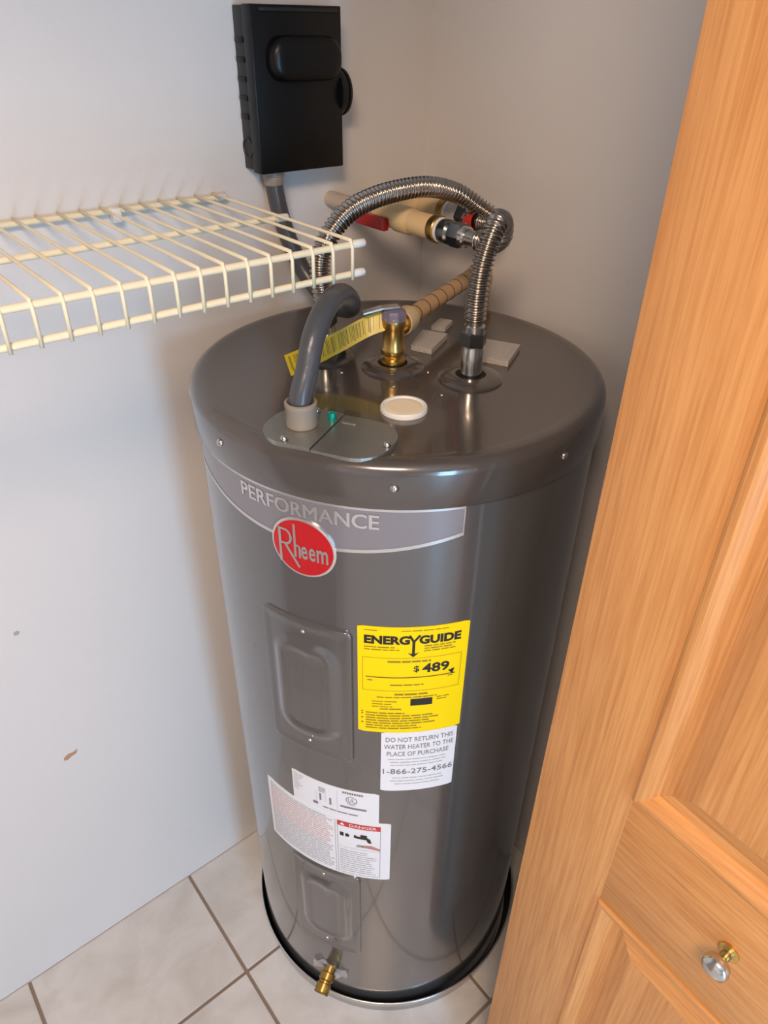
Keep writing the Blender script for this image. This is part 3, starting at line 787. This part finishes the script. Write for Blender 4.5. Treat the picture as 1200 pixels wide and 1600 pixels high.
# ------------------------------------------------------------------ tan discharge pipe from the relief valve
d0 = tv+V(0, 0, .052)+dirD*.0285
dE = d0+dirD*.276
dpz = thing('discharge_pipe', (dE.x, dE.y, 0.06), 'tan plastic discharge pipe running from the brass relief valve', 'pipe')
build('adapter', *lathe([(.0135, -.010), (.0165, -.009), (.0165, .012), (.0150, .016), (.0118, .017)], d0, dirD, n=28), M_TANPALE, dpz, angle=35)
path = spline([d0+dirD*.010, d0+dirD*.09, dE-dirD*.022, dE-dirD*.012+V(0, 0, -.0015), dE-dirD*.0035+V(0, 0, -.007), dE+V(0, 0, -.018), dE+V(0, 0, -.032), dE+V(0, 0, -.3), V(dE.x, dE.y, .06)], .004)
pm = build('pipe', *tube(path, .0112, 18), M_TAN, dpz)
for k in range(8):
    build('ring_mark', *lathe([(.0108, -.0008), (.0116, -.0006), (.0116, .0006), (.0108, .0008)], d0+dirD*(.030+.0265*k), dirD, n=20, caps=False), M_DARK, pm)
build('elbow', *tube(path[int((.276-.048)/.004):int((.276+.014)/.004)], .0138, 18), M_TAN, dpz, angle=60)

# ------------------------------------------------------------------ electrical disconnect box
BX0, BX1, BZ0, BZ1, BD = -.329, -.197, 1.418, 1.602, .045
db = thing('disconnect_box', ((BX0+BX1)/2, 0, BZ0), 'black electrical disconnect box mounted on the wall', 'electrical box')
build('back_box', *box(BX0, BX1-.002, -.026, -.0005, BZ0+.003, BZ1, .0015), M_BLACKM, db, angle=35)
cov = build('cover', *box(BX0-.0015, BX1, -BD, -.0245, BZ0, BZ1+.001, .0016), M_BLACK, db, angle=35)
# domed reset hood on the cover
vs, fs = [], []
cxd, czd = -.2585, 1.547
for ins, h in ((0, 0), (.0005, .008), (.002, .013), (.005, .017), (.010, .019), (.018, .0195)):
    for x, z in rbox_outline(cxd, czd, .0545-ins, .0250-ins*.8, max(.0225-ins, .004), 8): vs.append(V(x, -BD-h+.0008, z))
n = len(vs)//6
for i in range(5):
    for k in range(n): fs.append((i*n+k, i*n+(k+1) % n, (i+1)*n+(k+1) % n, (i+1)*n+k))
fs.append(tuple(range(5*n, 6*n)))
build('hood', vs, fs, M_BLACK, db)
kn = build('side_dial', *lathe([(.030, 0), (.030, .006), (.027, .014), (.018, .018), (.001, .019)], V(BX1-.003, -.022, 1.507), (1, 0, 0), n=32), M_BLACK, db, angle=40)
build('lip', *lathe([(.0265, .0135), (.029, .0135), (.029, .0165), (.0265, .0165)], V(BX1-.003, -.022, 1.507), (1, 0, 0), n=32, caps=False), M_BLACKM, kn, angle=40)
# knockouts and louvre ribs on the left side
sd = V(BX0-.0004, 0, 0)
for zz in (1.447,):
    build('knockout', *lathe([(.0125, -.0004), (.0125, .0012), (.0105, .0013), (.0100, .0004), (.001, .0004)], V(BX0, -.0135, zz), (-1, 0, 0), n=24), M_BLACKM, db, angle=40)
for k in range(5):
    build('latch_rib', *box(BX0-.0022, BX0+.001, -.022, -.004, 1.480+.021*k, 1.486+.021*k, .0008), M_BLACK, db, angle=40)
build('top_rib', *box(BX0+.010, BX1-.006, -BD-.0018, -BD+.001, BZ1-.006, BZ1-.002, .0006), M_BLACKM, db, angle=40)

# ------------------------------------------------------------------ electrical conduit
kc = V(-.2995, -.0225, BZ0)
base = pl(-.0300, .2110, .0055)
cd_ = thing('electrical_conduit', base, 'dark grey flexible electrical conduit from the black box to the lid', 'conduit')
build('connector', *lathe([(.0150, .001), (.0150, -.006), (.0135, -.007), (.0135, -.016), (.0125, -.018)], kc, n=24), M_CONN, cd_, angle=35)
path = spline([kc+V(0, 0, -.004), kc+V(.001, -.002, -.03), V(-.2930, -.0330, 1.345), V(-.2800, -.0480, 1.295), V(-.2700, -.075, 1.2640), V(-.2700, -.115, 1.2520), V(-.2820, -.160, 1.2600),
               V(-.3060, -.205, 1.2800), V(-.3420, -.250, 1.3080), V(-.3860, -.292, 1.3330), V(-.4280, -.325, 1.3370), V(-.4580, -.343, 1.3160), V(-.4740, -.351, 1.2840), base+V(0, 0, .030), base+V(0, 0, .004)], .004)
build('conduit_tube', *tube(path, .0122, 20), M_COND, cd_)
build('connector', *lathe([(.0160, 0), (.0168, .001), (.0168, .021), (.0175, .022), (.0175, .027), (.0150, .028), (.0125, .020)], base, n=28), M_CONN, cd_, angle=35)

# ------------------------------------------------------------------ wire shelf on the left wall
SZ, SY, SX, LIP = 1.3946, -.3121, -.3838, .036
XL = -1.595
sh = thing('wire_shelf', (SX-.3, 0, SZ), 'cream vinyl coated wire shelf fixed to the wall', 'shelf')
def rod(a, b, r, n=12): return tube([Vector(a), Vector(b)], r, n)
for y, z in ((-.007, SZ-.0050), (-.158, SZ-.0050), (SY+.0030, SZ-.0050), (SY+.0038, SZ-LIP)):
    r_ = build('rail', *rod((XL, y, z), (SX+.013, y, z), .0036), M_WIRE, sh, angle=50)
    build('end_cap', *lathe([(.0044, -.006), (.0046, .0), (.0044, .0085), (.0030, .0098)], V(SX+.009, y, z), (1, 0, 0), n=14), M_WHITEP, r_, angle=50)
WR_ = .0019
wp = spline([V(0, -.004, SZ), V(0, -.10, SZ), V(0, -.20, SZ), V(0, SY+.010, SZ), V(0, SY+.0035, SZ-.0008), V(0, SY, SZ-.006), V(0, SY-.0004, SZ-.014), V(0, SY-.0002, SZ-.03), V(0, SY, SZ-LIP-.005)], .003)
# thin out the straight runs
keep = [wp[0]]
for i in range(1, len(wp)-1):
    if (wp[i]-keep[-1]).normalized().dot((wp[i+1]-wp[i]).normalized()) < .9995 or (wp[i]-keep[-1]).length > .05: keep.append(wp[i])
keep.append(wp[-1])
tv_, tf_ = tube(keep, WR_, 10)
me_w = bpy.data.meshes.new('wire'); o_ = rootloc(sh)
me_w.from_pydata([tuple(v) for v in tv_], [], tf_); me_w.materials.append(M_WIRE)
for p in me_w.polygons: p.use_smooth = True
k = 0
while SX-.0254*k > XL+.005:
    inst('wire', me_w, (SX-.0254*k, 0, 0), sh); k += 1
# wall clips on the back rail
for x in (-.52, -.95, -1.38):
    build('wall_clip', *box(x-.006, x+.006, -.014, -.0003, SZ-.018, SZ-.001, .002), M_WHITEP, sh, angle=40)
